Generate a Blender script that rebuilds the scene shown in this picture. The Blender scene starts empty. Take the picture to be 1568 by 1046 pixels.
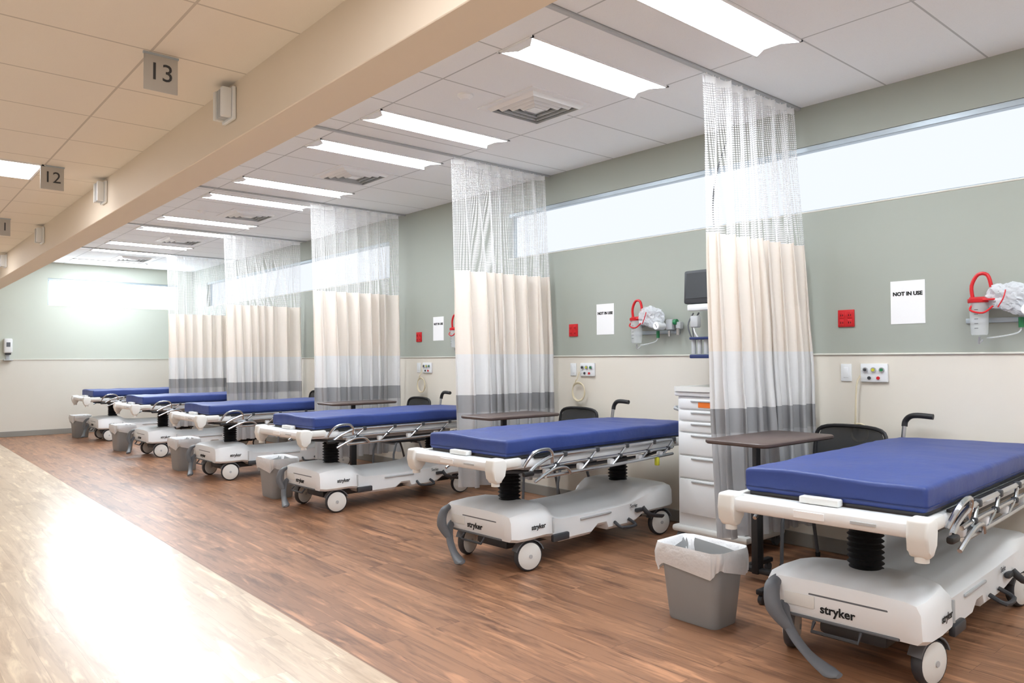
import bpy, bmesh, math, random
from mathutils import Vector, Matrix, noise, Euler
random.seed(3)
H=1.38; W=5.22; C=3.215; CA=2.80; YF=16.3; YB=-3.0; XL=-1.6
BX1,BX2,BZ=1.434,1.65,2.506
P=2.67
sc=bpy.context.scene
sc.view_settings.view_transform='Standard'
sc.view_settings.look='None'
sc.view_settings.exposure=0.0

def s2l(c):
    return tuple(((v/255)/12.92 if v/255<=0.04045 else ((v/255+0.055)/1.055)**2.4) for v in c)
def mat(name,rgb,rough=0.5,metal=0,emit=0,trans=0,coat=0,noise_amt=0.0,noise_scale=20,bump=0,alpha=1,sss=0):
    m=bpy.data.materials.new(name); m.use_nodes=True
    nt=m.node_tree; b=nt.nodes['Principled BSDF']
    c=s2l(rgb)
    b.inputs['Base Color'].default_value=(*c,1)
    b.inputs['Roughness'].default_value=rough
    b.inputs['Metallic'].default_value=metal
    if coat: b.inputs['Coat Weight'].default_value=coat
    if trans: b.inputs['Transmission Weight'].default_value=trans
    if alpha<1: b.inputs['Alpha'].default_value=alpha
    if emit:
        b.inputs['Emission Color'].default_value=(*c,1); b.inputs['Emission Strength'].default_value=emit
    if noise_amt or bump:
        tc=nt.nodes.new('ShaderNodeTexCoord'); n=nt.nodes.new('ShaderNodeTexNoise'); n.inputs['Scale'].default_value=noise_scale
        n.inputs['Detail'].default_value=4
        nt.links.new(tc.outputs['Object'],n.inputs['Vector'])
        if noise_amt:
            r=nt.nodes.new('ShaderNodeMapRange'); r.inputs['To Min'].default_value=1-noise_amt; r.inputs['To Max'].default_value=1+noise_amt
            nt.links.new(n.outputs['Fac'],r.inputs['Value'])
            v=nt.nodes.new('ShaderNodeVectorMath'); v.operation='SCALE'; v.inputs[0].default_value=c
            nt.links.new(r.outputs['Result'],v.inputs['Scale']); nt.links.new(v.outputs['Vector'],b.inputs['Base Color'])
        if bump:
            bp=nt.nodes.new('ShaderNodeBump'); bp.inputs['Strength'].default_value=bump; bp.inputs['Distance'].default_value=0.01
            nt.links.new(n.outputs['Fac'],bp.inputs['Height']); nt.links.new(bp.outputs['Normal'],b.inputs['Normal'])
    return m

M={}
M['white']=mat('white_plastic',(235,237,238),0.35,noise_amt=0.02,noise_scale=6)
M['offwhite']=mat('offwhite_plastic',(229,229,225),0.4)
M['blue']=mat('blue_vinyl',(42,62,126),0.48,noise_amt=0.08,noise_scale=7,bump=0.7)
M['bluedk']=mat('blue_vinyl_seam',(28,42,92),0.5)
M['black']=mat('black_rubber',(30,30,32),0.5)
M['dark']=mat('dark_grey',(58,60,64),0.5)
M['grey']=mat('grey_plastic',(100,103,108),0.45)
M['lgrey']=mat('light_grey_plastic',(186,189,191),0.45)
M['steel']=mat('brushed_steel',(196,199,203),0.25,metal=1.0)
M['bin']=mat('bin_grey',(150,152,152),0.5,noise_amt=0.03,noise_scale=8)
M['red']=mat('red_plastic',(205,30,38),0.4)
M['green']=mat('green_plastic',(40,130,80),0.4)
M['orange']=mat('orange_label',(235,120,40),0.5)
M['yellow']=mat('yellow_tag',(205,205,60),0.5)
M['navy']=mat('navy_plastic',(35,50,100),0.5)
M['table']=mat('table_laminate',(84,70,66),0.4,noise_amt=0.15,noise_scale=12)
M['paper']=mat('paper',(246,246,246),0.8)
M['ink']=mat('ink',(20,20,22),0.8)
M['signplate']=mat('sign_plate',(190,187,181),0.4,noise_amt=0.04,noise_scale=5)
M['screen']=mat('screen',(70,74,78),0.25)
M['seatfab']=mat('seat_fabric',(38,40,44),0.8,noise_amt=0.2,noise_scale=120)
M['tubebeige']=mat('beige_hose',(222,210,180),0.4)
M['alu']=mat('aluminium_frame',(180,192,200),0.35,metal=0.3)
M['base']=mat('vinyl_base',(146,144,138),0.6,noise_amt=0.03,noise_scale=10)
M['beam']=mat('beam_paint',(228,214,194),0.6,noise_amt=0.015,noise_scale=3)
M['trim']=mat('rail_trim',(226,224,214),0.5)
M['cablk']=mat('diffuser_dark',(110,113,116),0.6)
M['dwhite']=mat('diffuser_white',(242,243,243),0.5)
M['clear']=mat('clear_plastic',(235,240,240),0.1,alpha=0.4)
M['bag']=mat('bag_plastic',(226,230,234),0.25,alpha=0.65,bump=0.8,noise_scale=30)
M['liner']=mat('liner_plastic',(244,245,246),0.35,alpha=0.8,bump=0.9,noise_scale=22)
M['meshback']=mat('mesh_back',(40,42,46),0.7,alpha=0.75)

def emis(name,rgb,st):
    m=bpy.data.materials.new(name); m.use_nodes=True; nt=m.node_tree
    for n in list(nt.nodes): nt.nodes.remove(n)
    e=nt.nodes.new('ShaderNodeEmission'); o=nt.nodes.new('ShaderNodeOutputMaterial')
    e.inputs['Color'].default_value=(*s2l(rgb),1); e.inputs['Strength'].default_value=st
    nt.links.new(e.outputs[0],o.inputs[0]); return m
M['lamp']=emis('lamp_lens',(240,248,255),36)
M['lampw']=emis('lamp_lens_aisle',(246,247,253),17)
M['sky']=emis('backlit_shade',(238,244,252),1.08)
M['skyf']=emis('backlit_shade_bright',(235,245,255),16)

# ---- node helper materials
def math_node(nt,op,a,b=None,clamp=False):
    n=nt.nodes.new('ShaderNodeMath'); n.operation=op; n.use_clamp=clamp
    for i,v in enumerate((a,b)):
        if v is None: continue
        if isinstance(v,(int,float)): n.inputs[i].default_value=v
        else: nt.links.new(v,n.inputs[i])
    return n.outputs[0]
def mixc(nt,f,a,b,mode='MIX'):
    n=nt.nodes.new('ShaderNodeMix'); n.data_type='RGBA'; n.blend_type=mode
    ins=[n.inputs[0],n.inputs[6],n.inputs[7]]
    for i,v in zip(ins,(f,a,b)):
        if isinstance(v,(int,float)): i.default_value=v
        elif isinstance(v,tuple): i.default_value=(*v,1)
        else: nt.links.new(v,i)
    return n.outputs[2]
def newmat(name,rough=0.5):
    m=bpy.data.materials.new(name); m.use_nodes=True; nt=m.node_tree; b=nt.nodes['Principled BSDF']
    b.inputs['Roughness'].default_value=rough
    tc=nt.nodes.new('ShaderNodeTexCoord'); sp=nt.nodes.new('ShaderNodeSeparateXYZ')
    nt.links.new(tc.outputs['Object'],sp.inputs[0])
    return m,nt,b,sp,tc
def wood(name,c1,c2,dark,rough,amt=1.0,coat=0):
    m,nt,b,sp,tc=newmat(name,rough)
    cb=nt.nodes.new('ShaderNodeCombineXYZ'); nt.links.new(sp.outputs['Y'],cb.inputs['X']); nt.links.new(sp.outputs['X'],cb.inputs['Y'])
    br=nt.nodes.new('ShaderNodeTexBrick'); nt.links.new(cb.outputs[0],br.inputs['Vector'])
    br.offset=0.37; br.inputs['Scale'].default_value=1; br.inputs['Mortar Size'].default_value=0.001
    br.inputs['Brick Width'].default_value=1.22; br.inputs['Row Height'].default_value=0.16; br.inputs['Mortar Smooth'].default_value=0.3
    br.inputs['Color1'].default_value=(*s2l(c1),1); br.inputs['Color2'].default_value=(*s2l(c2),1); br.inputs['Mortar'].default_value=(*s2l(dark),1)
    # per-plank offset for the grain
    br2=nt.nodes.new('ShaderNodeTexBrick'); nt.links.new(cb.outputs[0],br2.inputs['Vector']); br2.offset=0.37
    for k,v in (('Scale',1),('Mortar Size',0),('Brick Width',1.22),('Row Height',0.16)): br2.inputs[k].default_value=v
    br2.inputs['Color1'].default_value=(0,0,0,1); br2.inputs['Color2'].default_value=(1,1,1,1)
    off=nt.nodes.new('ShaderNodeVectorMath'); off.operation='MULTIPLY_ADD'
    nt.links.new(br2.outputs['Color'],off.inputs[0]); off.inputs[1].default_value=(7.3,3.1,9.7); nt.links.new(cb.outputs[0],off.inputs[2])
    def grain(sx,sy,lo,hi,a,detail=6):
        mp=nt.nodes.new('ShaderNodeMapping'); nt.links.new(off.outputs[0],mp.inputs[0]); mp.inputs['Scale'].default_value=(sx,sy,1)
        n=nt.nodes.new('ShaderNodeTexNoise'); n.inputs['Scale'].default_value=1; n.inputs['Detail'].default_value=detail; n.inputs['Roughness'].default_value=0.62
        n.inputs['Distortion'].default_value=0.5
        nt.links.new(mp.outputs[0],n.inputs['Vector'])
        r=nt.nodes.new('ShaderNodeMapRange'); r.inputs['From Min'].default_value=lo; r.inputs['From Max'].default_value=hi; r.inputs['To Max'].default_value=a*amt
        nt.links.new(n.outputs['Fac'],r.inputs['Value']); return r.outputs['Result']
    col=mixc(nt,grain(1.6,34,0.5,0.7,0.75),br.outputs['Color'],s2l(dark))
    col=mixc(nt,grain(1.7,9,0.52,0.68,0.85,4),col,s2l(dark))
    lite=tuple(min(255,v*1.22) for v in c1)
    col=mixc(nt,grain(1.9,15,0.54,0.70,0.8,4),col,s2l(lite))
    nt.links.new(col,b.inputs['Base Color'])
    if coat: b.inputs['Coat Weight'].default_value=coat; b.inputs['Coat Roughness'].default_value=0.22
    return m
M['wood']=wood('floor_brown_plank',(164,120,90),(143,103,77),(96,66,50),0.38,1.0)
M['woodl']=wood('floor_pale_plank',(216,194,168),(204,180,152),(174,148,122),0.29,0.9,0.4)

def tilemat(name,base,line,x0,px,y0,py,w):
    m,nt,b,sp,tc=newmat(name,0.85)
    fs=[]
    for o,c0,p in (('X',x0,px),('Y',y0,py)):
        v=math_node(nt,'SUBTRACT',sp.outputs[o],c0-40*p); v=math_node(nt,'DIVIDE',v,p); v=math_node(nt,'FRACT',v)
        fs.append(math_node(nt,'LESS_THAN',v,w/p))
    f=math_node(nt,'MAXIMUM',fs[0],fs[1])
    n=nt.nodes.new('ShaderNodeTexNoise'); n.inputs['Scale'].default_value=220; nt.links.new(tc.outputs['Object'],n.inputs['Vector'])
    r=nt.nodes.new('ShaderNodeMapRange'); r.inputs['From Min'].default_value=0.6; r.inputs['From Max'].default_value=0.75; r.inputs['To Max'].default_value=0.25
    nt.links.new(n.outputs['Fac'],r.inputs['Value'])
    c=mixc(nt,r.outputs['Result'],s2l(base),s2l(line))
    c=mixc(nt,f,c,s2l(line))
    nt.links.new(c,b.inputs['Base Color']); return m
M['tile']=tilemat('ceiling_tile',(245,247,248),(194,196,197),2.86,1.22,2.17,0.61,0.012)
M['tilea']=tilemat('ceiling_tile_aisle',(235,225,211),(200,189,175),0.987,1.22,3.065,0.61,0.012)

def wallmat(name,up,lo,z):
    m,nt,b,sp,tc=newmat(name,0.6)
    g=nt.nodes.new('ShaderNodeNewGeometry'); s=nt.nodes.new('ShaderNodeSeparateXYZ'); nt.links.new(g.outputs['Position'],s.inputs[0])
    f=math_node(nt,'GREATER_THAN',s.outputs['Z'],z)
    c=mixc(nt,f,s2l(lo),s2l(up))
    n=nt.nodes.new('ShaderNodeTexNoise'); n.inputs['Scale'].default_value=3; nt.links.new(tc.outputs['Object'],n.inputs['Vector'])
    c=mixc(nt,math_node(nt,'MULTIPLY',n.outputs['Fac'],0.05),c,(0.3,0.3,0.28))
    nt.links.new(c,b.inputs['Base Color']); return m
RAIL=1.40
M['wallr']=wallmat('green_wall_paint',(167,172,162),(229,222,209),RAIL)
M['wallf']=wallmat('glare_wall_paint',(206,211,200),(222,218,208),RAIL)  # far wall green lightened above the rail, glare put into the colour
M['walll']=wallmat('plain_wall_paint',(230,230,228),(230,230,228),RAIL)

def cloth(name,rgb,tr=0.35,transp=0.0):
    m=bpy.data.materials.new(name); m.use_nodes=True; nt=m.node_tree
    for n in list(nt.nodes): nt.nodes.remove(n)
    o=nt.nodes.new('ShaderNodeOutputMaterial'); d=nt.nodes.new('ShaderNodeBsdfDiffuse'); t=nt.nodes.new('ShaderNodeBsdfTranslucent')
    n=nt.nodes.new('ShaderNodeTexNoise'); tc=nt.nodes.new('ShaderNodeTexCoord'); n.inputs['Scale'].default_value=60
    nt.links.new(tc.outputs['UV'],n.inputs['Vector'])
    c=mixc(nt,math_node(nt,'MULTIPLY',n.outputs['Fac'],0.06),s2l(rgb),tuple(v*0.6 for v in s2l(rgb)))
    nt.links.new(c,d.inputs['Color']); nt.links.new(c,t.inputs['Color'])
    mx=nt.nodes.new('ShaderNodeMixShader'); mx.inputs[0].default_value=tr
    nt.links.new(d.outputs[0],mx.inputs[1]); nt.links.new(t.outputs[0],mx.inputs[2])
    if transp:
        tp=nt.nodes.new('ShaderNodeBsdfTransparent'); m2=nt.nodes.new('ShaderNodeMixShader'); m2.inputs[0].default_value=transp
        nt.links.new(mx.outputs[0],m2.inputs[1]); nt.links.new(tp.outputs[0],m2.inputs[2]); nt.links.new(m2.outputs[0],o.inputs[0])
    else: nt.links.new(mx.outputs[0],o.inputs[0])
    return m
M['c_cream']=cloth('curtain_cream',(248,239,229),0.2)
M['c_white']=cloth('curtain_white',(242,241,240),0.2)
M['c_grey']=cloth('curtain_grey',(172,172,174),0.2)
M['c_low']=cloth('curtain_lightgrey',(210,211,213),transp=0.2)
M['c_hem']=cloth('curtain_hem',(250,250,250))
def netmat():
    m=bpy.data.materials.new('curtain_net'); m.use_nodes=True; nt=m.node_tree
    for n in list(nt.nodes): nt.nodes.remove(n)
    o=nt.nodes.new('ShaderNodeOutputMaterial'); d=nt.nodes.new('ShaderNodeBsdfDiffuse'); d.inputs['Color'].default_value=(0.95,0.95,0.95,1)
    t=nt.nodes.new('ShaderNodeBsdfTranslucent'); t.inputs['Color'].default_value=(0.95,0.95,0.95,1)
    dm=nt.nodes.new('ShaderNodeMixShader'); dm.inputs[0].default_value=0.4
    nt.links.new(d.outputs[0],dm.inputs[1]); nt.links.new(t.outputs[0],dm.inputs[2])
    tp=nt.nodes.new('ShaderNodeBsdfTransparent')
    tc=nt.nodes.new('ShaderNodeTexCoord'); sp=nt.nodes.new('ShaderNodeSeparateXYZ'); nt.links.new(tc.outputs['UV'],sp.inputs[0])
    k=2*math.pi/0.015
    a=math_node(nt,'COSINE',math_node(nt,'MULTIPLY',sp.outputs['X'],k)); b=math_node(nt,'COSINE',math_node(nt,'MULTIPLY',sp.outputs['Y'],k))
    s=math_node(nt,'ADD',a,b); f=math_node(nt,'GREATER_THAN',s,-0.3)
    f=math_node(nt,'MULTIPLY',f,0.9)
    mx=nt.nodes.new('ShaderNodeMixShader'); nt.links.new(f,mx.inputs[0]); nt.links.new(dm.outputs[0],mx.inputs[1]); nt.links.new(tp.outputs[0],mx.inputs[2])
    nt.links.new(mx.outputs[0],o.inputs[0]); return m
M['net']=netmat()

# ---------------- geometry builder
def catmull(pts,n,closed=False):
    pts=[Vector(p) for p in pts]
    if n<=1: return pts
    out=[];L=len(pts)
    rng=L if closed else L-1
    for i in range(rng):
        p0=pts[(i-1)%L] if (closed or i>0) else pts[0]
        p1=pts[i]; p2=pts[(i+1)%L]
        p3=pts[(i+2)%L] if (closed or i+2<L) else pts[-1]
        for j in range(n):
            t=j/n
            out.append(0.5*((2*p1)+(p2-p0)*t+(2*p0-5*p1+4*p2-p3)*t*t+(3*p1-p0-3*p2+p3)*t**3))
    if not closed: out.append(pts[-1])
    return out
class B:
    def __init__(s): s.bm=bmesh.new(); s.mats=[]
    def mi(s,m):
        m=M[m] if isinstance(m,str) else m
        if m not in s.mats: s.mats.append(m)
        return s.mats.index(m)
    def merge(s,t,m,mtx=None,smooth=True):
        i=s.mi(m)
        if mtx is not None: t.transform(mtx)
        for f in t.faces: f.material_index=i; f.smooth=smooth
        bmesh.ops.recalc_face_normals(t,faces=t.faces)
        me=bpy.data.meshes.new('t'); t.to_mesh(me); s.bm.from_mesh(me); bpy.data.meshes.remove(me); t.free()
        return s
    def box(s,size,loc,m,bev=0,seg=2,rot=(0,0,0)):
        t=bmesh.new(); bmesh.ops.create_cube(t,size=1); bmesh.ops.scale(t,vec=size,verts=t.verts)
        if bev: bmesh.ops.bevel(t,geom=t.edges[:],offset=min(bev,min(size)*0.49),segments=seg,affect='EDGES',profile=0.5)
        return s.merge(t,m,Matrix.Translation(loc)@Euler(rot).to_matrix().to_4x4())
    def tube(s,pts,r,m,seg=8,closed=False,sm=0,flat=None,up=None):
        pts=catmull(pts,sm,closed) if sm else [Vector(p) for p in pts]
        t=bmesh.new(); L=len(pts); rings=[]
        tan=[]
        for i in range(L):
            a=pts[(i-1)%L] if (closed or i>0) else pts[i]; b=pts[(i+1)%L] if (closed or i<L-1) else pts[i]
            tan.append((b-a).normalized())
        ref=Vector(up) if up else (Vector((0,0,1)) if abs(tan[0].z)<0.9 else Vector((1,0,0)))
        n=(ref-tan[0]*ref.dot(tan[0])).normalized()
        for i in range(L):
            n=(n-tan[i]*n.dot(tan[i])).normalized(); b=tan[i].cross(n)
            if isinstance(r,(list,tuple)):
                q=i/(L-1)*(len(r)-1); k0=min(int(q),len(r)-2); rr_=r[k0]+(r[k0+1]-r[k0])*(q-k0)
            else: rr_=r
            ra,rb=(rr_,rr_) if flat is None else (rr_,rr_*flat)
            rings.append([t.verts.new(pts[i]+n*math.cos(2*math.pi*k/seg)*ra+b*math.sin(2*math.pi*k/seg)*rb) for k in range(seg)])
        for i in range(L if closed else L-1):
            A=rings[i]; D=rings[(i+1)%L]
            for k in range(seg): t.faces.new((A[k],A[(k+1)%seg],D[(k+1)%seg],D[k]))
        if not closed: t.faces.new(rings[0][::-1]); t.faces.new(rings[-1])
        return s.merge(t,m)
    def cyl(s,p0,p1,r,m,r1=None,seg=20):
        return s.tube([p0,p1],[r,r if r1 is None else r1],m,seg)
    def loft(s,secs,m,cap=True,mtx=None,smooth=True):
        t=bmesh.new(); rings=[[t.verts.new(p) for p in sec] for sec in secs]; n=len(rings[0])
        for A,D in zip(rings,rings[1:]):
            for k in range(n): t.faces.new((A[k],A[(k+1)%n],D[(k+1)%n],D[k]))
        if cap: t.faces.new(rings[0][::-1]); t.faces.new(rings[-1])
        return s.merge(t,m,mtx,smooth)
    def prism(s,poly,axis,c0,c1,m,bev=0,seg=2):
        def P3(a,b,c): return {'y':(a,c,b),'x':(c,a,b),'z':(a,b,c)}[axis]
        t=bmesh.new(); A=[t.verts.new(P3(a,b,c0)) for a,b in poly]; D=[t.verts.new(P3(a,b,c1)) for a,b in poly]; n=len(poly)
        for k in range(n): t.faces.new((A[k],A[(k+1)%n],D[(k+1)%n],D[k]))
        t.faces.new(A[::-1]); t.faces.new(D)
        if bev: bmesh.ops.bevel(t,geom=t.edges[:],offset=bev,segments=seg,affect='EDGES',profile=0.5)
        return s.merge(t,m)
    def lathe(s,prof,m,mtx,seg=28):
        secs=[[(r*math.cos(2*math.pi*k/seg),r*math.sin(2*math.pi*k/seg),z) for k in range(seg)] for r,z in prof]
        return s.loft(secs,m,True,mtx)
    def text(s,txt,size,m,mtx,off=0.0):
        cu=bpy.data.curves.new('t','FONT'); cu.body=txt; cu.size=size; cu.align_x='CENTER'; cu.align_y='CENTER'; cu.offset=off; cu.extrude=0.0006
        cu.resolution_u=3
        o=bpy.data.objects.new('t',cu); sc.collection.objects.link(o); bpy.context.view_layer.update()
        me=bpy.data.meshes.new_from_object(o.evaluated_get(bpy.context.evaluated_depsgraph_get()))
        bpy.data.objects.remove(o); t=bmesh.new(); t.from_mesh(me); bpy.data.meshes.remove(me)
        return s.merge(t,m,mtx,False)
    def obj(s,name,parent=None,loc=(0,0,0),rot=(0,0,0),ang=40):
        me=bpy.data.meshes.new(name); s.bm.to_mesh(me); s.bm.free()
        for m in s.mats: me.materials.append(m)
        me.set_sharp_from_angle(angle=math.radians(ang))
        o=bpy.data.objects.new(name,me); sc.collection.objects.link(o); o.location=loc; o.rotation_euler=rot
        if parent: o.parent=parent
        return o
def empty(name,loc=(0,0,0),rot=(0,0,0)):
    e=bpy.data.objects.new(name,None); e.empty_display_size=0.1; sc.collection.objects.link(e); e.location=loc; e.rotation_euler=rot; return e
def dup(e,loc,rot=None):
    n=bpy.data.objects.new(e.name.split('.')[0],e.data); sc.collection.objects.link(n); n.location=loc
    n.rotation_euler=e.rotation_euler if rot is None else rot
    for c in e.children:
        k=bpy.data.objects.new(c.name.split('.')[0],c.data); sc.collection.objects.link(k); k.parent=n; k.location=c.location; k.rotation_euler=c.rotation_euler
    return n
R90=math.pi/2
ROT_X=Matrix.Rotation(-R90,4,'Z')@Matrix.Rotation(R90,4,'X')   # text facing -x
ROT_Y=Matrix.Rotation(R90,4,'X')                              # text facing -y
def T(x,y,z): return Matrix.Translation((x,y,z))
def rr(w,d,r,z,n=5,cx=0,cy=0):
    out=[]
    for (sx,sy,a0) in ((1,1,0),(-1,1,90),(-1,-1,180),(1,-1,270)):
        for i in range(n):
            a=math.radians(a0+90*i/(n-1))
            out.append((cx+sx*(w/2-r)+r*math.cos(a),cy+sy*(d/2-r)+r*math.sin(a),z))
    return out

# ---------------- ROOM
b=B()
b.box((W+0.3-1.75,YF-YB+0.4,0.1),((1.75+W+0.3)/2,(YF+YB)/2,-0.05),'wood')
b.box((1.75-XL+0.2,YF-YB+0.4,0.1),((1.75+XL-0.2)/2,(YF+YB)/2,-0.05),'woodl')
b.obj('floor')
b=B(); b.box((W-BX2+0.3,YF-YB,0.1),((W+0.3+BX2)/2,(YF+YB)/2,C+0.05),'tile'); b.obj('ceiling_bay')
b=B(); b.box((BX1-XL,YF-YB,0.1),((BX1+XL)/2,(YF+YB)/2,CA+0.05),'tilea'); b.obj('ceiling_aisle')
b=B(); b.box((BX2-BX1,YF-YB,C+0.1-BZ),((BX1+BX2)/2,(YF+YB)/2,(C+0.1+BZ)/2),'beam',0.004,1); b.obj('ceiling_beam')
# right wall with window openings
WB,WT=2.43,2.92; wins=[(-1.6,6.1),(8.5,15.4)]; TH=0.22
b=B()
def wbox(y0,y1,z0,z1): b.box((TH,y1-y0,z1-z0),(W+TH/2,(y0+y1)/2,(z0+z1)/2),'wallr')
wbox(YB,YF,0,WB); wbox(YB,YF,WT,C+0.05)
ys=[YB]+[v for w in wins for v in w]+[YF]
for i in range(0,len(ys),2): wbox(ys[i],ys[i+1],WB,WT)
b.obj('wall_right')
def window(name,axis,a0,a1,z0,z1,plane,m,parent=None):
    e=empty(name); b=B(); g=B(); c=(a0+a1)/2; L=a1-a0; zc=(z0+z1)/2
    def bx(bb,la,lz,ld,ca,cz,cd,mm,bev=0.004):
        if axis=='y': bb.box((ld,la,lz),(plane+cd,ca,cz),mm,bev,1)
        else: bb.box((la,ld,lz),(ca,plane+cd,cz),mm,bev,1)
    bx(g,L-0.02,z1-z0-0.02,0.01,c,zc,0.10,m,0)
    for zz in (z0+0.015,z1-0.015): bx(b,L,0.03,0.05,c,zz,0.085,'alu')
    for aa in (a0+0.015,a1-0.015): bx(b,0.03,z1-z0,0.05,aa,zc,0.085,'alu')
    bx(b,L,0.04,0.06,c,z1-0.02,0.035,'alu')
    bx(b,L,0.012,0.11,c,z0+0.006,0.05,'trim')
    g.obj('backlit_shade',e); b.obj('frame',e); return e
window('window_1','y',wins[0][0],wins[0][1],WB,WT,W,'sky')
window('window_2','y',wins[1][0],wins[1][1],WB,WT,W,'sky')
# far wall
b=B(); fx0,fx1=2.62,4.95
def fbox(x0,x1,z0,z1): b.box((x1-x0,TH,z1-z0),((x0+x1)/2,YF+TH/2,(z0+z1)/2),'wallf')
fbox(XL-0.2,W+TH,0,WB-0.03); fbox(XL-0.2,W+TH,WT,C+0.05); fbox(XL-0.2,fx0,WB-0.03,WT); fbox(fx1,W+TH,WB-0.03,WT)
b.obj('wall_far')
window('window_3','x',fx0,fx1,WB-0.03,WT,YF,'skyf')
b=B(); b.box((0.2,YF-YB+0.2,C+0.1),(XL-0.1,(YF+YB)/2,(C+0.1)/2),'walll'); b.obj('wall_left')
b=B(); b.box((W-XL+0.6,0.2,C+0.1),((W+XL)/2,YB-0.1,(C+0.1)/2),'walll'); b.obj('wall_back')
b=B(); b.box((0.012,YF-YB,0.012),(W-0.006,(YF+YB)/2,RAIL),'trim',0.003,1); b.obj('trim_1')
b=B(); b.box((W-XL,0.012,0.012),((W+XL)/2,YF-0.006,RAIL),'trim',0.003,1); b.obj('trim_2')
b=B(); b.box((0.012,YF-YB,0.1),(W-0.006,(YF+YB)/2,0.05),'base',0.004,1); b.obj('baseboard_right')
b=B(); b.box((W-XL,0.012,0.1),((W+XL)/2,YF-0.006,0.05),'base',0.004,1); b.obj('baseboard_far')

# ---------------- ceiling lights
def fixture(x0,x1,y0,y1,z,m):
    e=empty('ceiling_light',((x0+x1)/2,(y0+y1)/2,z)); b=B(); w,d=x1-x0,y1-y0
    b.box((w+0.03,0.015,0.012),(0,d/2,-0.004),'dwhite'); b.box((w+0.03,0.015,0.012),(0,-d/2,-0.004),'dwhite')
    b.box((0.015,d+0.015,0.012),(w/2,0,-0.004),'dwhite'); b.box((0.015,d+0.015,0.012),(-w/2,0,-0.004),'dwhite')
    if d<0.4:
        for s in (-1,1):   # translucent end caps of the basket
            b.prism([(s*w/2,-d/2),(s*(w/2-0.07),-d*0.18),(s*(w/2-0.07),d*0.18),(s*w/2,d/2)],'z',-0.011,-0.007,'dwhite')
    b.obj('trim_frame',e)
    g=B(); g.box((w-0.015,d-0.015,0.006),(0,0,-0.004),m); g.obj('lens',e)
for y in (-1.85,-0.25,0.75,2.47,3.43,5.08,6.04,7.72,8.68,10.38,11.36,13.05,14.05,15.7):  # fixtures beside and behind the camera are unseen, added for light
    fixture(2.87,4.10,y-0.29,y,C,'lamp')
for y in (-1.0,1.45,6.34,11.22): fixture(-0.24,0.98,y,y+0.55,CA,'lampw')

# diffusers
b=B(); 
for s in (-1,1):
    b.box((0.60,0.05,0.008),(0,s*0.275,-0.004),'dwhite'); b.box((0.05,0.50,0.008),(s*0.275,0,-0.004),'dwhite')
for i,s in enumerate((0.50,0.39,0.28,0.17)):
    def sq(h,z): return [(h*a,h*c,z) for a,c in ((1,1),(-1,1),(-1,-1),(1,-1))]
    b.loft([sq(s/2,-0.006),sq(s/2-0.022,-0.03),sq(s/2-0.026,-0.03),sq(s/2-0.008,-0.002)],'dwhite',False,None,False)
b.box((0.10,0.10,0.006),(0,0,-0.026),'dwhite')
b.box((0.5,0.5,0.002),(0,0,-0.002),'cablk')
d0=b.obj('air_diffuser',None,(3.70,4.02,C))
for y in (1.35,6.69,9.4,12.05,14.75): dup(d0,(3.70,y,C))
b=B(); b.lathe([(0.055,0),(0.055,-0.012),(0.045,-0.02),(0.03,-0.035),(0.0005,-0.037)],'dwhite',Matrix.Identity(4)); s0=b.obj('smoke_detector',None,(3.16,4.15,C))
dup(s0,(3.16,9.5,C))

# room number signs hanging from aisle ceiling
for k,n in enumerate(('13','12','11','10')):
    b=B(); b.box((0.15,0.006,0.17),(0,0,-0.09),'signplate',0.002,1); b.box((0.155,0.014,0.01),(0,0,-0.005),'alu')
    b.text(n,0.115,'dark',T(0,-0.0038,-0.088)@ROT_Y,0.0)
    b.obj('room_number_sign',None,(1.04,3.70+2.64*k,CA))
# corridor dome lights on beam
for k in range(5):
    b=B()
    b.box((0.02,0.15,0.17),(-0.01,0,0),'white',0.004,1)
    b.box((0.05,0.03,0.15),(-0.045,0.052,0),'offwhite',0.006)
    b.box((0.05,0.03,0.15),(-0.045,-0.052,0),'white',0.006)
    for j in range(3): b.box((0.045,0.018,0.145),(-0.042,-0.024+0.024*j,0),'lgrey',0.004)
    b.obj('corridor_signal_light',None,(BX1-0.001,3.88+2.66*k,2.69))

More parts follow.
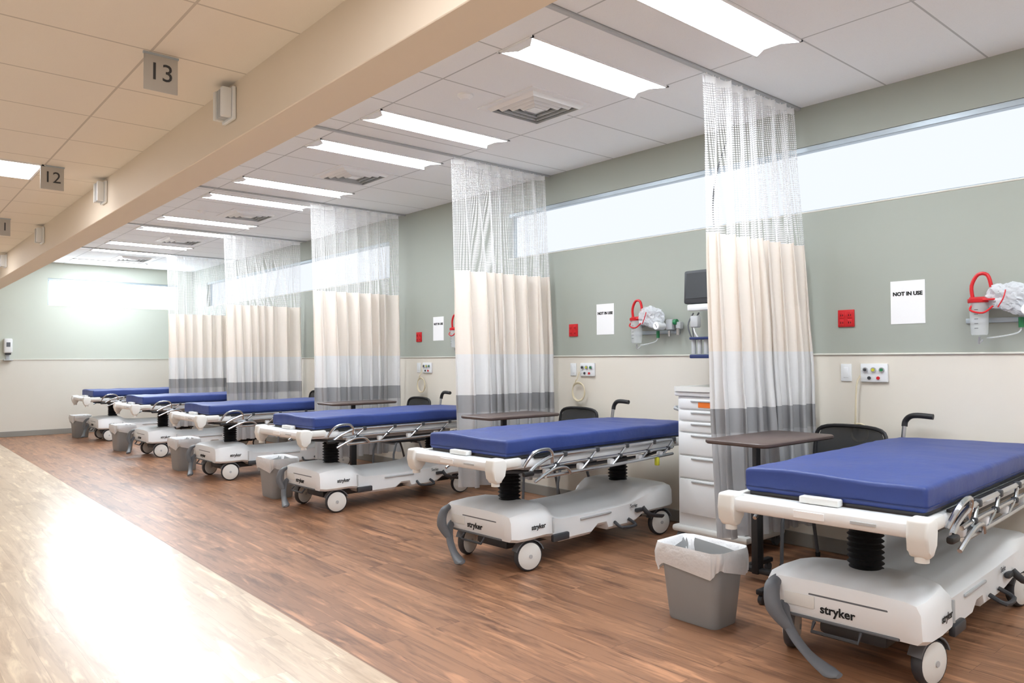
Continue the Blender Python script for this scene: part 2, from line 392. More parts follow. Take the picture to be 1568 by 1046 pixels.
# ---------------- curtains
def curtain(y0,xa,xb,seed,drift=0.0,folds=8,amp=0.07,lean=0.08):
    rnd=random.Random(seed); nu=folds*30; zt,zb=C-0.03,0.22
    marks=[2.18,1.42,1.05,0.89,zb]
    allz=[zt,zt-0.04]
    prev=zt-0.04
    for mk in marks:
        n=max(2,int((prev-mk)/0.06)); allz+= [prev+(mk-prev)*(i+1)/n for i in range(n)]; prev=mk
    # irregular fold spacing
    wts=[rnd.uniform(0.6,1.5) for _ in range(folds)]; tot=sum(wts); cum=[0]
    for q in wts: cum.append(cum[-1]+q/tot)
    am=[rnd.uniform(0.55,1.4) for _ in range(folds+2)]
    ph2=[rnd.uniform(-1.6,1.6) for _ in range(folds+2)]
    t=bmesh.new(); uv=t.loops.layers.uv.new('UVMap'); rows=[]
    for z in allz:
        h=(zt-z)/(zt-zb); row=[]
        for i in range(nu+1):
            s=i/nu
            # remap with small height dependent wander
            sw_=min(1,max(0,s+0.02*math.sin(7*s+seed)*h*(s*(1-s)*4)))
            k=0
            while k<folds-1 and sw_>cum[k+1]: k+=1
            loc=(sw_-cum[k])/(cum[k+1]-cum[k]); fi_reg=s*folds
            mixr=min(1,h*3)
            fi=fi_reg*(1-mixr)+(k+loc)*mixr
            fr=loc*loc*(3-2*loc)
            a=am[k]*(1-fr)+am[k+1]*fr; q=ph2[k]*(1-fr)+ph2[k+1]*fr
            A=amp*a*(0.45+0.6*min(1,h*1.7))
            sw=0.03*math.sin(3.1*s+seed+2.2*h)*h
            th=2*math.pi*fi
            top=max(0,1-h*5)
            sn=math.sin(th); sharp=math.copysign(abs(sn)**0.75,sn)
            y=A*sharp+sw-drift*h*s*s+0.10*A*math.sin(2*th+q+1.5*h)+0.35*A*top*math.sin(2*th+1)
            y+=0.016*noise.noise(Vector((s*12,z*2.5,seed)))*h
            x=xa+(xb-xa)*s+0.035*math.sin(2*th)*(0.4+h)+(lean*h*(1-s))+0.03*h*s
            row.append(((x,y,z)))
        rows.append(row)
    arc=[0]
    mid=rows[4]
    for i in range(nu): arc.append(arc[-1]+(Vector(mid[i+1])-Vector(mid[i])).length)
    V=[[t.verts.new(p) for p in r] for r in rows]
    names=['net','c_cream','c_white','c_grey','c_low','c_hem']; b=B(); 
    for j in range(len(allz)-1):
        zc=(allz[j]+allz[j+1])/2
        mi=5 if j==0 else 0 if zc>2.18 else 1 if zc>1.42 else 2 if zc>1.05 else 3 if zc>0.89 else 4
        for i in range(nu):
            f=t.faces.new((V[j][i],V[j][i+1],V[j+1][i+1],V[j+1][i])); f.material_index=mi; f.smooth=True
            for lp,(ii,jj) in zip(f.loops,((i,j),(i+1,j),(i+1,j+1),(i,j+1))): lp[uv].uv=(arc[ii],allz[jj])
    me=bpy.data.meshes.new('privacy_curtain'); t.to_mesh(me); t.free(); b.bm.free()
    for n in names: me.materials.append(M[n])
    o=bpy.data.objects.new('privacy_curtain',me); sc.collection.objects.link(o); o.location=(0,y0,0)
    # track
    b=B(); b.box((W-2.2,0.03,0.016),((W+2.2)/2,0,C-0.008),'lgrey',0.003,1)
    for i in range(folds*2): 
        x=xa+(xb-xa)*(i+0.5)/(folds*2); b.cyl((x,0,C-0.028),(x,0,C-0.014),0.005,'dwhite',seg=8)
    b.obj('curtain_track',None,(0,y0,0))
curtain(2.80,4.03,5.13,1,0.12,lean=0.16)
curtain(5.46,4.0,5.13,2,0.04)
curtain(8.13,3.93,5.13,3,0.0)
curtain(10.95,3.95,5.13,4,0.0)
curtain(13.75,3.98,5.13,5,0.0)

# ---------------- stretcher
def stretcher(loc,yaw):
    e=empty('hospital_stretcher',loc,(0,0,yaw))
    # mattress
    b=B()
    t=bmesh.new(); bmesh.ops.create_cube(t,size=1); bmesh.ops.scale(t,vec=(1.95,0.78,0.105),verts=t.verts)
    bmesh.ops.subdivide_edges(t,edges=[ed for ed in t.edges if abs((ed.verts[0].co-ed.verts[1].co).x)>0.5],cuts=28,use_grid_fill=True)
    bmesh.ops.subdivide_edges(t,edges=[ed for ed in t.edges if abs((ed.verts[0].co-ed.verts[1].co).y)>0.5],cuts=12,use_grid_fill=True)
    ed=[q for q in t.edges if len(q.link_faces)==2 and q.calc_face_angle()>1.0]
    bmesh.ops.bevel(t,geom=ed,offset=0.02,segments=4,affect='EDGES',profile=0.5)
    for v in t.verts:
        x,y,z=v.co
        if z>0: v.co.z+=0.012*noise.noise(Vector((x*2.5,y*3,1)))+0.006*(1-(y/0.39)**2)+0.005*noise.noise(Vector((x*7,y*7,4)))
        if abs(y)>0.36: v.co.y+=math.copysign(0.007,y)*noise.noise(Vector((x*13,z*20,7)))
        if abs(x)>0.94: v.co.x+=math.copysign(0.007,x)*noise.noise(Vector((y*13,z*20,9)))
    b.merge(t,'blue',T(0,0,0.8175))
    for z in (0.786,):
        secs=[rr(1.957,0.787,0.03,z),rr(1.957,0.787,0.03,z+0.004)]
        b.loft(secs,'bluedk')
    b.obj('mattress',e,ang=60)
    FX=-0.05
    # deck + frame
    b=B()
    b.box((1.92,0.74,0.02),(0,0,0.757),'dark',0.005)
    for s in (-1,1):
        b.box((2.02,0.045,0.055),(-0.03,s*0.365,0.712),'white',0.012)
        b.box((1.3,0.03,0.05),(0,s*0.2,0.655),'lgrey',0.008)
        b.box((1.5,0.018,0.014),(0.02,s*0.392,0.745),'black',0.004)
    for s,f in ((-1,FX),(1,0)):
        pr=[(s*0.985+f,0.685),(s*1.05+f,0.69),(s*1.065+f,0.715),(s*1.06+f,0.75),(s*0.975,0.752)]
        b.prism(pr if s>0 else pr[::-1],'y',-0.40,0.40,'white',0.008)
    b.box((0.004,0.13,0.03),(-1.066+FX,0.02,0.722),'paper',0.001,1)
    b.box((0.004,0.10,0.012),(-1.067+FX,-0.20,0.722),'lgrey',0.001,1)
    b.box((0.05,0.17,0.03),(-1.0,0.02,0.768),'offwhite',0.006)
    # cross members
    for x in (-0.6,-0.25,0.2,0.62): b.box((0.05,0.66,0.04),(x,0,0.69),'lgrey',0.008)
    for x in (-0.58,0.6):
        b.box((0.26,0.34,0.05),(x,0,0.65),'lgrey',0.012)
    b.box((0.9,0.02,0.03),(0,0.1,0.60),'lgrey',0.005,rot=(0,0.05,0))
    b.cyl((-0.2,0,0.62),(0.35,0,0.66),0.022,'dark'); b.box((0.2,0.12,0.07),(0.05,-0.12,0.64),'dark',0.012)
    for s in (-1,1): b.tube([(-0.95,s*0.30,0.67),(-0.6,s*0.30,0.63),(0.6,s*0.30,0.63),(0.95,s*0.30,0.67)],0.012,'dark',6)
    b.box((0.03,0.03,0.06),(0.55,-0.43,0.60),'yellow',0.006)
    b.obj('litter_frame',e)
    # corner bumpers
    b=B()
    for sx in (-1,1):
        f=FX if sx<0 else 0
        for sy in (-1,1):
            poly=[(1.075,0.77),(0.985,0.772),(0.955,0.745),(0.96,0.70),(0.995,0.672),(1.0,0.625),(1.05,0.62),(1.065,0.65),(1.085,0.70)]
            poly=[(sx*a+f,z) for a,z in poly]
            if sx*1<0: poly=poly[::-1]
            c=sorted((sy*0.36,sy*0.44))
            b.prism(poly,'y',c[0],c[1],'offwhite',0.014,3)
            b.box((0.18,0.04,0.055),(sx*0.91+f,sy*0.405,0.732),'offwhite',0.014)
            b.cyl((sx*1.025+f,sy*0.40,0.63),(sx*1.025+f,sy*0.40,0.603),0.026,'offwhite')
    b.obj('corner_bumpers',e)
    # side rails (collapsed)
    b=B()
    for s in (-1,1):
        y=s*0.425
        b.tube([(-0.80,y,0.665),(-0.74,y,0.70),(-0.62,y+s*0.01,0.745),(-0.5,y+s*0.01,0.752),(0.3,y+s*0.01,0.752),(0.72,y+s*0.01,0.752),(0.80,y,0.72)],0.0125,'steel',8,sm=4)
        b.tube([(-0.72,y+s*0.012,0.68),(-0.4,y+s*0.012,0.69),(0.74,y+s*0.012,0.69)],0.010,'steel',8,sm=2)
        b.tube([(-0.66,y,0.62),(0.0,y,0.625),(0.76,y,0.64)],0.012,'steel',8)
        for x in (-0.55,-0.22,0.11,0.44,0.70):
            b.tube([(x-0.09,y,0.63),(x-0.02,y+s*0.02,0.70),(x+0.06,y+s*0.01,0.752)],0.009,'steel',8)
            b.box((0.05,0.035,0.04),(x-0.09,y-s*0.012,0.65),'white',0.01)
            b.box((0.035,0.034,0.034),(x+0.06,y+s*0.01,0.752),'dark',0.008)
            b.box((0.03,0.03,0.03),(x-0.02,y+s*0.016,0.69),'dark',0.008)
        b.tube([(-0.86,y,0.70),(-0.80,y+s*0.03,0.785),(-0.68,y+s*0.03,0.80),(-0.62,y+s*0.02,0.77),(-0.60,y,0.70)],0.011,'steel',8,sm=4)
        b.tube([(-0.78,y+s*0.02,0.60),(-0.62,y+s*0.03,0.665),(-0.5,y+s*0.03,0.665),(-0.44,y+s*0.02,0.62)],0.010,'steel',8,sm=4)
        b.box((0.09,0.03,0.03),(-0.83,y+s*0.012,0.655),'black',0.01)
    b.obj('side_rails',e)
    # bellows columns
    b=B()
    for x in (-0.58,0.62):
        prof=[(0.09,0.37),(0.09,0.405)]
        for i in range(9):
            z=0.41+0.0255*i
            prof+=[(0.080,z),(0.062,z+0.013)]
        prof+=[(0.065,0.645)]
        b.lathe(prof,'black',T(x,0,0))
    b.obj('lift_columns',e,ang=20)
    # base shroud
    b=B()
    def sec(x,w,zb,zm,zt,wt):
        zb-=0.02; zm-=0.02; zt-=0.015
        return [(x,-w*0.94,zb),(x,-w,zb+0.02),(x,-w*0.985,zm),(x,-(w+wt)/2-0.01,(zm+zt)/2+0.012),(x,-wt,zt),(x,-wt*0.4,zt+0.006),(x,wt*0.4,zt+0.006),(x,wt,zt),(x,(w+wt)/2+0.01,(zm+zt)/2+0.012),(x,w*0.985,zm),(x,w,zb+0.02),(x,w*0.94,zb)]
    half=[(0.895,0.29,0.265,0.34,0.365,0.2),(0.88,0.335,0.235,0.355,0.395,0.27),(0.83,0.355,0.228,0.365,0.41,0.29),(0.72,0.36,0.228,0.37,0.42,0.28),
          (0.58,0.355,0.228,0.37,0.425,0.25),(0.50,0.335,0.215,0.35,0.415,0.21),(0.45,0.31,0.17,0.325,0.385,0.17),(0.38,0.295,0.15,0.305,0.36,0.15),(0.20,0.29,0.15,0.30,0.35,0.13),(0.185,0.29,0.195,0.30,0.35,0.13),(0.09,0.29,0.195,0.30,0.35,0.13)]
    half2=half[:-2]+[(0.05,0.29,0.15,0.30,0.35,0.13)]
    secs=[sec(-x,w,a,c,d,f) for x,w,a,c,d,f in half2]+[sec(0.02,0.29,0.195,0.30,0.35,0.13),sec(0.12,0.29,0.195,0.30,0.35,0.13),sec(0.14,0.29,0.15,0.30,0.35,0.13)]+[sec(x,w,a,c,d,f) for x,w,a,c,d,f in half2[:-1][::-1]]
    b.loft(secs,'white')
    for s in (-1,1):
        b.box((0.34,0.012,0.014),(0.0,s*0.292,0.255),'lgrey',0.004)
        b.box((0.16,0.03,0.05),(-0.42,s*0.33,0.18),'dark',0.01)
        b.box((0.012,0.012,0.10),(-0.50,s*0.338,0.27),'lgrey',0.003)
        b.box((0.10,0.03,0.03),(0.47,s*0.325,0.235),'dark',0.01)
    b.box((0.012,0.34,0.024),(-0.888,-0.04,0.335),'grey',0.005,rot=(0,0.35,0))
    b.box((0.008,0.14,0.055),(-0.897,0.17,0.295),'offwhite',0.003)
    b.box((0.05,0.5,0.012),(-0.87,0,0.222),'grey',0.004)
    b.text('stryker',0.052,'ink',T(-0.8975,0.0,0.275)@ROT_X,0.0012)
    b.text('stryker',0.045,'ink',T(-0.66,-0.3615,0.29)@ROT_Y,0.001)
    b.text('Series',0.04,'grey',T(0.42,-0.3105,0.27)@ROT_Y,0.0005)
    b.box((1.5,0.3,0.06),(0,0,0.145),'dark',0.02)
    b.obj('base_shroud',e,ang=35)
    # casters
    b=B()
    for x in (-0.70,0.75):
        for s in (-1,1):
            y=s*0.30; a=0.25*s
            mx=T(x,y,0.1)@Matrix.Rotation(a,4,'Z')@Matrix.Rotation(R90,4,'X')
            b.lathe([(0.06,-0.022),(0.09,-0.024),(0.098,-0.016),(0.1,0),(0.098,0.016),(0.09,0.024),(0.06,0.022)],'dark',mx)
            b.lathe([(0.0005,-0.036),(0.03,-0.036),(0.07,-0.03),(0.086,-0.024),(0.086,0.024),(0.07,0.03),(0.03,0.036),(0.0005,0.036)],'offwhite',mx)
            b.lathe([(0.0005,-0.04),(0.012,-0.04),(0.013,0.04),(0.0005,0.04)],'lgrey',mx)
            arc=[]; 
            for i in range(9):
                q=math.radians(20+140*i/8); arc.append((0.112*math.cos(q),0.112*math.sin(q)))
            for i in range(9):
                q=math.radians(160-140*i/8); arc.append((0.104*math.cos(q),0.104*math.sin(q)))
            t=bmesh.new(); A=[t.verts.new((p,-0.03,q)) for p,q in arc]; D=[t.verts.new((p,0.03,q)) for p,q in arc]; n=len(arc)
            for k in range(n): t.faces.new((A[k],A[(k+1)%n],D[(k+1)%n],D[k]))
            for k in range(8):
                t.faces.new((A[k],A[n-1-k],A[n-2-k],A[k+1])); t.faces.new((D[k+1],D[n-2-k],D[n-1-k],D[k]))
            b.merge(t,'grey',T(x,y,0.1)@Matrix.Rotation(a,4,'Z'))
            b.cyl((x,y,0.2),(x,y,0.25),0.03,'grey')
    b.obj('casters',e)
    # pedals
    b=B(); o=-0.09
    b.tube([(-0.86,0.33+o,0.28),(-0.92,0.32+o,0.24),(-0.97,0.26+o,0.17),(-1.01,0.17+o,0.11),(-1.05,0.06+o,0.075),(-1.07,0.01+o,0.08)],[0.022,0.026,0.024,0.024,0.036,0.018],'grey',12,sm=5,flat=0.45,up=(0,1,0.6))
    b.tube([(-0.86,0.37+o,0.37),(-0.93,0.37+o,0.34),(-0.975,0.34+o,0.26),(-0.97,0.27+o,0.18)],[0.022,0.034,0.036,0.018],'grey',12,sm=5,flat=0.4,up=(0,1,0.3))
    b.tube([(-0.9,-0.1,0.215),(-0.93,-0.1,0.18),(-0.93,0.1,0.18),(-0.9,0.1,0.215)],0.008,'dark',6)
    b.tube([(0.2,-0.30,0.18),(0.2,-0.37,0.15),(0.36,-0.37,0.145),(0.36,-0.30,0.18)],0.012,'dark',8,sm=3)
    b.tube([(0.50,-0.33,0.25),(0.52,-0.38,0.20),(0.66,-0.40,0.17)],0.02,'dark',8,sm=3,flat=0.5)
    b.obj('brake_pedals',e)
    # push handles at head end
    b=B()
    for s in (1,):
        b.tube([(1.02,s*0.38,0.72),(1.03,s*0.38,0.86),(1.04,s*0.375,0.945)],0.014,'steel',8)
        b.tube([(1.04,s*0.375,0.93),(1.045,s*0.37,0.965),(1.04,s*0.34,0.995),(1.03,s*0.29,1.005),(1.03,s*0.20,1.0)],0.018,'black',10,sm=4)
    b.tube([(1.03,-0.38,0.72),(1.06,-0.38,0.74),(1.065,-0.2,0.745),(1.065,-0.05,0.74)],0.016,'black',8,sm=3)
    b.obj('push_handles',e)
    return e
st=stretcher((4.10,1.62,0),math.radians(3))
for (x,y,a) in ((3.98,4.01,3),(3.94,6.55,3),(3.90,9.0,2),(3.92,11.7,2),(3.92,14.6,1)):
    dup(st,(x,y,0),(0,0,math.radians(a)))

# ---------------- trash cans
b=B(); hh=0.385
outer=[rr(0.205,0.295,0.04,0.0),rr(0.215,0.305,0.045,0.012),rr(0.262,0.375,0.05,hh-0.03),rr(0.285,0.395,0.05,hh-0.03),rr(0.288,0.40,0.05,hh)]
inner=[rr(0.272,0.383,0.05,hh),rr(0.25,0.36,0.05,hh-0.04),rr(0.20,0.29,0.045,0.02)]
b.loft(outer+inner,'bin')
e=empty('trash_can',(3.38,2.39,0)); b.obj('bin_body',e)
b=B()
secs=[]
for (w,d,z,jit,sag) in ((0.292,0.40,hh-0.115,0.02,1.3),(0.302,0.412,hh-0.08,0.018,0.9),(0.308,0.418,hh-0.04,0.014,0.4),(0.304,0.414,hh-0.01,0.007,0.1),(0.294,0.406,hh+0.012,0.005,0.1),(0.268,0.376,hh+0.006,0.006,0.1),(0.245,0.35,hh-0.06,0.014,0.1),(0.215,0.31,hh-0.18,0.02,0.1)):
    pts=rr(w,d,0.05,z,21)
    out=[]
    for x,y,z in pts:
        a=math.atan2(y,x)
        wr=jit*noise.noise(Vector((math.cos(a)*6,math.sin(a)*6,z*6)))+0.6*jit*noise.noise(Vector((math.cos(a)*17,math.sin(a)*17,z*4)))
        dz=sag*(0.06*noise.noise(Vector((math.cos(a)*1.6+4,math.sin(a)*1.6,3)))+0.012*math.sin(a*11+math.sin(3*a)))
        k=1+wr/0.2
        out.append((x*k,y*k,z+dz))
    secs.append(out)
b.loft(secs,'liner',False); b.obj('bin_liner',e,ang=70)
for (x,y) in ((3.20,7.35),(3.10,9.95),(3.05,12.7),(3.0,15.4)): dup(e,(x,y,0))

# ---------------- overbed tables
def table(x,y):
    e=empty('overbed_table',(x,y,0)); b=B()
    b.loft([rr(0.80,0.40,0.04,0.872),rr(0.82,0.42,0.05,0.88),rr(0.82,0.42,0.05,0.892),rr(0.81,0.41,0.05,0.897)],'table'); b.obj('table_top',e)
    b=B(); b.box((0.5,0.06,0.02),(0.05,0.1,0.862),'black',0.004)
    b.box((0.07,0.045,0.5),(0.0,0.10,0.30),'black',0.006); b.box((0.05,0.03,0.45),(0.0,0.10,0.64),'dark',0.004)
    b.box((0.055,0.36,0.03),(-0.0,0.02,0.07),'black',0.008)
    for s in (-1,1):
        b.box((0.70,0.045,0.03),(-0.05,0.02+s*0.17,0.07),'black',0.008)
    for xx in (-0.37,0.27):
        for s in (-1,1): 
            b.cyl((xx,0.02+s*0.17-0.012,0.027),(xx,0.02+s*0.17+0.012,0.027),0.027,'dark'); b.cyl((xx,0.02+s*0.17,0.03),(xx,0.02+s*0.17,0.06),0.008,'dark')
    b.obj('table_stand',e)
for k,(x,y) in enumerate(((4.20,2.46),(4.28,4.98),(4.28,7.66))): table(x,y)

# ---------------- chairs
def chair(x,y,rot=0):
    e=empty('mesh_back_chair',(x,y,0),(0,0,rot)); b=B()   # faces -x, back at +x
    b.loft([rr(0.44,0.46,0.06,0.425),rr(0.47,0.49,0.07,0.44),rr(0.47,0.49,0.07,0.465),rr(0.44,0.46,0.08,0.48)],'seatfab'); b.obj('seat',e)
    b=B()
    fr=[(0.21,-0.2,0.5),(0.225,-0.235,0.6),(0.25,-0.24,0.8),(0.265,-0.20,0.895),(0.27,0,0.915),(0.265,0.20,0.895),(0.25,0.24,0.8),(0.225,0.235,0.6),(0.21,0.2,0.5)]
    b.tube(fr,0.013,'black',8,closed=True,sm=4)
    secs=[]
    for z,xx,w in ((0.505,0.21,0.18),(0.6,0.228,0.23),(0.7,0.242,0.235),(0.8,0.252,0.235),(0.89,0.266,0.2),(0.905,0.27,0.12)):
        secs.append([(xx-0.002,-w,z),(xx+0.02,0,z),(xx-0.002,w,z),(xx+0.003,w,z),(xx+0.025,0,z),(xx+0.003,-w,z)])
    b.loft(secs,'meshback'); b.obj('backrest',e)
    b=B()
    for s in (-1,1):
        b.tube([(-0.24,s*0.23,0.012),(-0.2,s*0.22,0.42),(0.12,s*0.22,0.43),(0.22,s*0.215,0.52),(0.228,s*0.23,0.62)],0.012,'grey',8,sm=3)
        b.tube([(0.0,s*0.22,0.42),(0.12,s*0.22,0.40),(0.24,s*0.23,0.012)],0.012,'grey',8,sm=3)
        b.cyl((-0.24,s*0.23,0),(-0.24,s*0.23,0.03),0.016,'black'); b.cyl((0.24,s*0.23,0),(0.24,s*0.23,0.03),0.016,'black')
    b.tube([(-0.2,-0.22,0.41),(-0.2,0.22,0.41)],0.012,'grey'); b.tube([(0.1,-0.22,0.41),(0.1,0.22,0.41)],0.012,'grey')
    b.obj('legs',e)
chair(4.80,2.375); chair(4.83,4.95); chair(4.83,7.62); chair(4.83,10.3)

# ---------------- medical cart
e=empty('medical_supply_cart',(4.68,3.23,0)); b=B()  # front at x=0 facing -x, y -0.3..0.3, depth .44
b.box((0.44,0.56,0.98),(0.22,0,0.60),'white',0.01)
b.box((0.48,0.60,0.035),(0.22,0,1.11),'white',0.012)
b.loft([rr(0.5,0.62,0.04,1.128,5,0.22),rr(0.5,0.62,0.04,1.165,5,0.22),rr(0.475,0.595,0.03,1.165,5,0.22),rr(0.475,0.595,0.03,1.135,5,0.22)],'offwhite')
b.obj('cabinet',e)
b=B(); z=1.08
for i,h in enumerate((0.085,0.085,0.085,0.17,0.17,0.27)):
    b.box((0.018,0.52,h-0.012),(-0.006,0,z-h/2),'white',0.005)
    b.box((0.012,0.30,0.012),(-0.018,0,z-0.022),'lgrey',0.004)
    z-=h
b.box((0.004,0.13,0.05),(-0.017,0.02,1.038),'orange',0.001,1)
b.cyl((-0.02,-0.22,1.04),(-0.012,-0.22,1.04),0.012,'steel')
b.obj('drawers',e)
b=B(); b.box((0.52,0.64,0.05),(0.22,0,0.105),'offwhite',0.02)
for x in (0.0,0.44):
    for s in (-1,1):
        b.cyl((x,s*0.26-0.014,0.04),(x,s*0.26+0.014,0.04),0.04,'grey'); b.box((0.04,0.04,0.05),(x,s*0.26,0.075),'grey',0.008)
b.tube([(0.06,0.30,0.98),(0.06,0.35,1.0),(0.38,0.35,1.0),(0.38,0.30,0.98)],0.012,'lgrey',8,sm=3)
b.obj('base_and_handle',e)

# ---------------- wall equipment per bay
def bag_lump(b,loc,sc3,seed,m='bag'):
    t=bmesh.new(); bmesh.ops.create_icosphere(t,subdivisions=5,radius=1)
    for v in t.verts:
        c=v.co.copy()
        d=1+0.25*noise.noise(c*1.6+Vector((seed,0,0)))
        d+=0.16*(1-2*abs(noise.noise(c*3.2+Vector((0,seed,0)))))-0.16
        d+=0.06*(1-2*abs(noise.noise(c*8+Vector((0,seed,2)))))
        m_=max(abs(c.x),abs(c.y),abs(c.z)); d*=(1/m_)**0.45
        v.co=Vector((c.x*sc3[0],c.y*sc3[1],c.z*sc3[2]))*d
    b.merge(t,m,T(*loc)@Matrix.Rotation(0.25,4,'X'))
for k in range(5):
    o=P*k
    b=B(); b.box((0.002,0.216,0.285),(-0.002,0,0),'paper'); b.text('NOT IN USE',0.034,'ink',T(-0.004,0,0.055)@ROT_X,0.0016)
    b.obj('not_in_use_notice',None,(W,2.056+o,1.74))
    b=B(); b.box((0.012,0.115,0.12),(-0.006,0,0),'red',0.004)
    for yy in (-0.028,0.028):
        b.box((0.004,0.032,0.045),(-0.013,yy,0.022),'red',0.002); b.box((0.004,0.032,0.045),(-0.013,yy,-0.03),'red',0.002)
        for zz in (0.022,-0.03): b.box((0.002,0.004,0.012),(-0.0155,yy-0.007,zz),'ink'); b.box((0.002,0.004,0.012),(-0.0155,yy+0.007,zz),'ink')
    b.obj('emergency_power_outlet',None,(W,2.465+o,1.65))
    b=B(); b.box((0.01,0.075,0.12),(-0.005,0,0),'white',0.003); b.box((0.006,0.035,0.07),(-0.011,0,0),'white',0.002); b.obj('wall_switch_plate',None,(W,2.47+o,1.272))
    b=B(); b.box((0.02,0.18,0.125),(-0.01,0,0),'white',0.005)
    for j,c in enumerate(('dark','yellow','green')):
        b.cyl((-0.02,0.055-0.055*j,0.02),(-0.032,0.055-0.055*j,0.02),0.017,'steel'); b.cyl((-0.03,0.055-0.055*j,0.02),(-0.036,0.055-0.055*j,0.02),0.01,c)
    for j,c in enumerate(('dark','red')): b.cyl((-0.02,0.03-0.06*j,-0.035),(-0.028,0.03-0.06*j,-0.035),0.011,c)
    b.obj('medical_gas_panel',None,(W-0.001,2.275+o,1.272))
    b=B(); R=0.085 if k else 0.06; zc=1.06 if k else 0.86
    b.tube([(-0.035,0.0,1.25),(-0.05,0.02,1.18),(-0.05,0.03,zc+R+0.03)]+[(-0.04-0.004*math.sin(i),0.01+R*(1+0.08*math.sin(i*1.3))*math.cos(math.radians(60+i*36)),zc+R*(1+0.08*math.sin(i))*math.sin(math.radians(60+i*36))) for i in range(28)],0.006,'tubebeige',6,sm=3)
    b.obj('coiled_gas_hose',None,(W,2.36+o,0))
    # suction canister
    e=empty('suction_canister_set',(W,1.61+o,1.5)); b=B()
    b.box((0.012,0.5,0.03),(-0.006,-0.15,0.10),'alu',0.003)
    b.box((0.09,0.03,0.02),(-0.05,0,0.16),'lgrey',0.004); b.obj('wall_bracket',e)
    b=B(); b.lathe([(0.042,0.0),(0.046,0.01),(0.054,0.19),(0.056,0.2)],'clear',T(-0.09,0,0.01))
    for j in range(5): b.box((0.002,0.02,0.003),(-0.142,0.0,0.05+0.028*j),'dark')
    b.obj('canister',e)
    b=B(); b.lathe([(0.058,0.205),(0.06,0.21),(0.06,0.228),(0.04,0.238),(0.0005,0.24)],'red',T(-0.09,0,0.0))
    b.box((0.03,0.2,0.012),(-0.09,-0.05,0.235),'red',0.004)
    b.box((0.02,0.10,0.012),(-0.13,-0.05,0.22),'red',0.004)
    b.tube([(-0.10,0.03,0.23),(-0.10,0.035,0.31),(-0.10,0.0,0.375),(-0.10,-0.05,0.37),(-0.10,-0.07,0.30),(-0.10,-0.075,0.24)],0.011,'red',8,sm=4)
    b.tube([(-0.12,0.02,0.20),(-0.15,0.03,0.16),(-0.155,-0.04,0.14),(-0.14,-0.09,0.18)],0.006,'red',8,sm=4); b.obj('lid_and_tubing',e)
    b=B(); bag_lump(b,(-0.10,-0.18,0.225),(0.045,0.12,0.085),k+0.3)
    b.tube([(-0.10+0.02*math.sin(i*1.7),-0.17+0.07*math.cos(i*0.9),0.23+0.055*math.sin(i*0.9)) for i in range(16)],0.005,'lgrey',6,sm=3)
    b.tube([(-0.16,-0.12,0.17),(-0.165,-0.15,0.22),(-0.155,-0.16,0.27)],0.004,'red',6,sm=3)
    b.obj('tubing_bag',e,ang=25)
    b=B(); b.box((0.06,0.07,0.09),(-0.04,-0.33,0.16),'lgrey',0.012); b.cyl((-0.07,-0.27,0.15),(-0.16,-0.27,0.15),0.034,'white'); b.cyl((-0.158,-0.27,0.15),(-0.164,-0.27,0.15),0.03,'paper'); b.tube([(-0.165,-0.28,0.135),(-0.165,-0.262,0.165)],0.002,'ink',5)
    b.cyl((-0.06,-0.38,0.18),(-0.06,-0.41,0.18),0.024,'green'); b.cyl((-0.06,-0.33,0.11),(-0.06,-0.33,0.06),0.012,'steel'); b.cyl((-0.06,-0.21,0.11),(-0.06,-0.21,0.05),0.014,'green')
    b.box((0.05,0.05,0.06),(-0.04,-0.42,0.15),'lgrey',0.01); b.cyl((-0.06,-0.42,0.13),(-0.06,-0.42,0.07),0.016,'steel')
    b.tube([(-0.06,-0.21,0.06),(-0.08,-0.20,0.02),(-0.09,-0.12,0.0),(-0.09,-0.04,-0.01)],0.005,'clear',6,sm=4)
    b.tube([(-0.09,0,0.0),(-0.07,0.01,-0.04),(-0.04,0.0,-0.02)],0.006,'lgrey',6,sm=3)
    b.obj('regulator',e)

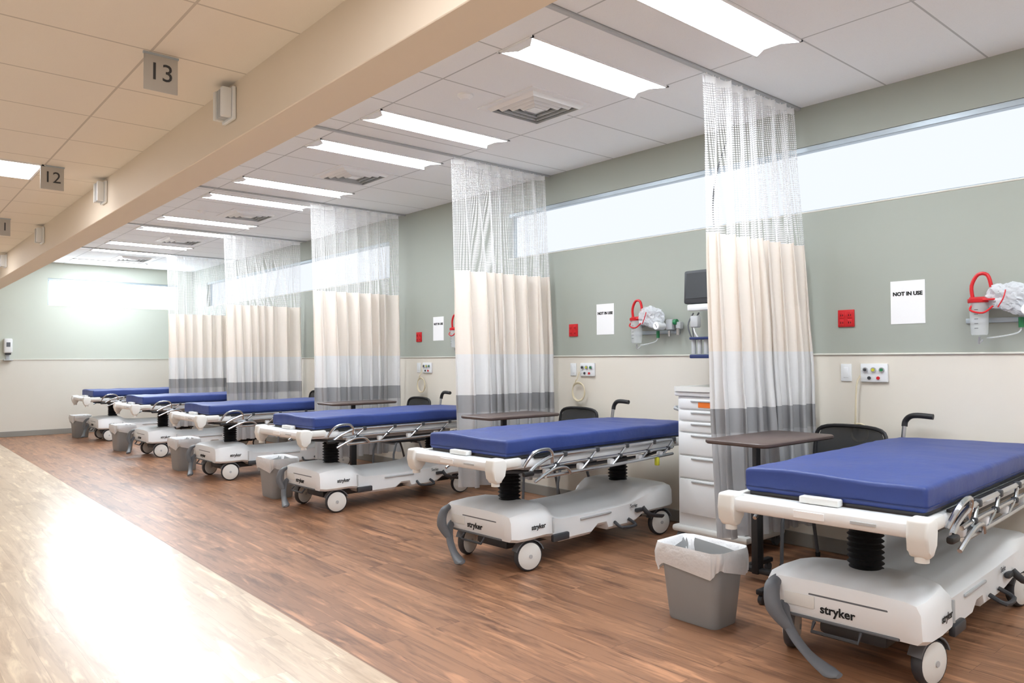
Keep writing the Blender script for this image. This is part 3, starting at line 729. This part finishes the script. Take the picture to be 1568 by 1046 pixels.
# patient monitor
e=empty('patient_monitor',(4.93,3.44,1.93)); b=B()
b.box((0.07,0.33,0.26),(0,0,0),'dark',0.015,rot=(0,0.05,0)); b.box((0.004,0.28,0.20),(-0.036,0,0.01),'screen',0.001,1,rot=(0,0.05,0))
b.box((0.09,0.26,0.05),(0.0,0,-0.16),'white',0.012); b.obj('display',e)
b=B(); b.box((0.04,0.05,0.75),(0.24,0,-0.25),'lgrey',0.006); b.box((0.22,0.04,0.04),(0.13,0,-0.12),'lgrey',0.008)
b.box((0.20,0.04,0.03),(0.14,0,-0.42),'lgrey',0.008); b.obj('wall_arm',e)
b=B()
b.box((0.12,0.20,0.03),(0,0.0,-0.54),'navy',0.008); b.box((0.12,0.2,0.02),(0,0.0,-0.40),'navy',0.006)
for s in (-0.085,-0.03,0.03,0.085): b.cyl((-0.02,s,-0.52),(-0.02,s,-0.40),0.018,'lgrey')
b.tube([(0,0.1,-0.2),(-0.03,0.13,-0.3),(0,0.1,-0.42),(0.02,0.12,-0.3),(0,0.05,-0.2)],0.006,'grey',6,sm=4)
b.tube([(0.02,0.06,-0.2),(-0.04,0.07,-0.32),(-0.03,0.02,-0.42)],0.006,'white',6,sm=4)
b.box((0.05,0.07,0.09),(-0.03,0.06,-0.27),'lgrey',0.01)
b.obj('accessory_basket',e)
b=B(); b.tube([(0.22,-0.02,0.1),(0.1,-0.02,0.55),(0.05,-0.1,0.9),(0.2,-0.15,1.27)],0.006,'dark',6,sm=5); b.obj('power_cord',e)

# sanitizer dispenser, far wall
b=B(); b.box((0.13,0.1,0.26),(0,-0.05,0.1),'white',0.02,3); b.box((0.09,0.06,0.05),(0,-0.05,-0.04),'dark',0.01); b.box((0.14,0.12,0.02),(0,-0.06,-0.16),'lgrey',0.008); b.box((0.06,0.02,0.14),(0,-0.01,-0.1),'lgrey',0.004)
b.box((0.06,0.004,0.08),(0,-0.102,0.12),'grey')
b.obj('hand_sanitizer_dispenser',None,(2.0,YF,1.55))

# ---------------- world & camera
w=bpy.data.worlds.new('World'); sc.world=w; w.use_nodes=True
w.node_tree.nodes['Background'].inputs[0].default_value=(0.8,0.9,1,1); w.node_tree.nodes['Background'].inputs[1].default_value=0.5
cd=bpy.data.cameras.new('Camera'); cam=bpy.data.objects.new('Camera',cd); sc.collection.objects.link(cam)
cd.sensor_width=36; cd.lens=1155/1568*36; cd.clip_start=0.05
yaw=math.atan2(996,1155)
cam.matrix_world=T(0,0,H)@Matrix.Rotation(-yaw,4,'Z')@Matrix.Rotation(math.radians(90+1.29),4,'X')@Matrix.Rotation(math.radians(-0.25),4,'Z')
sc.camera=cam
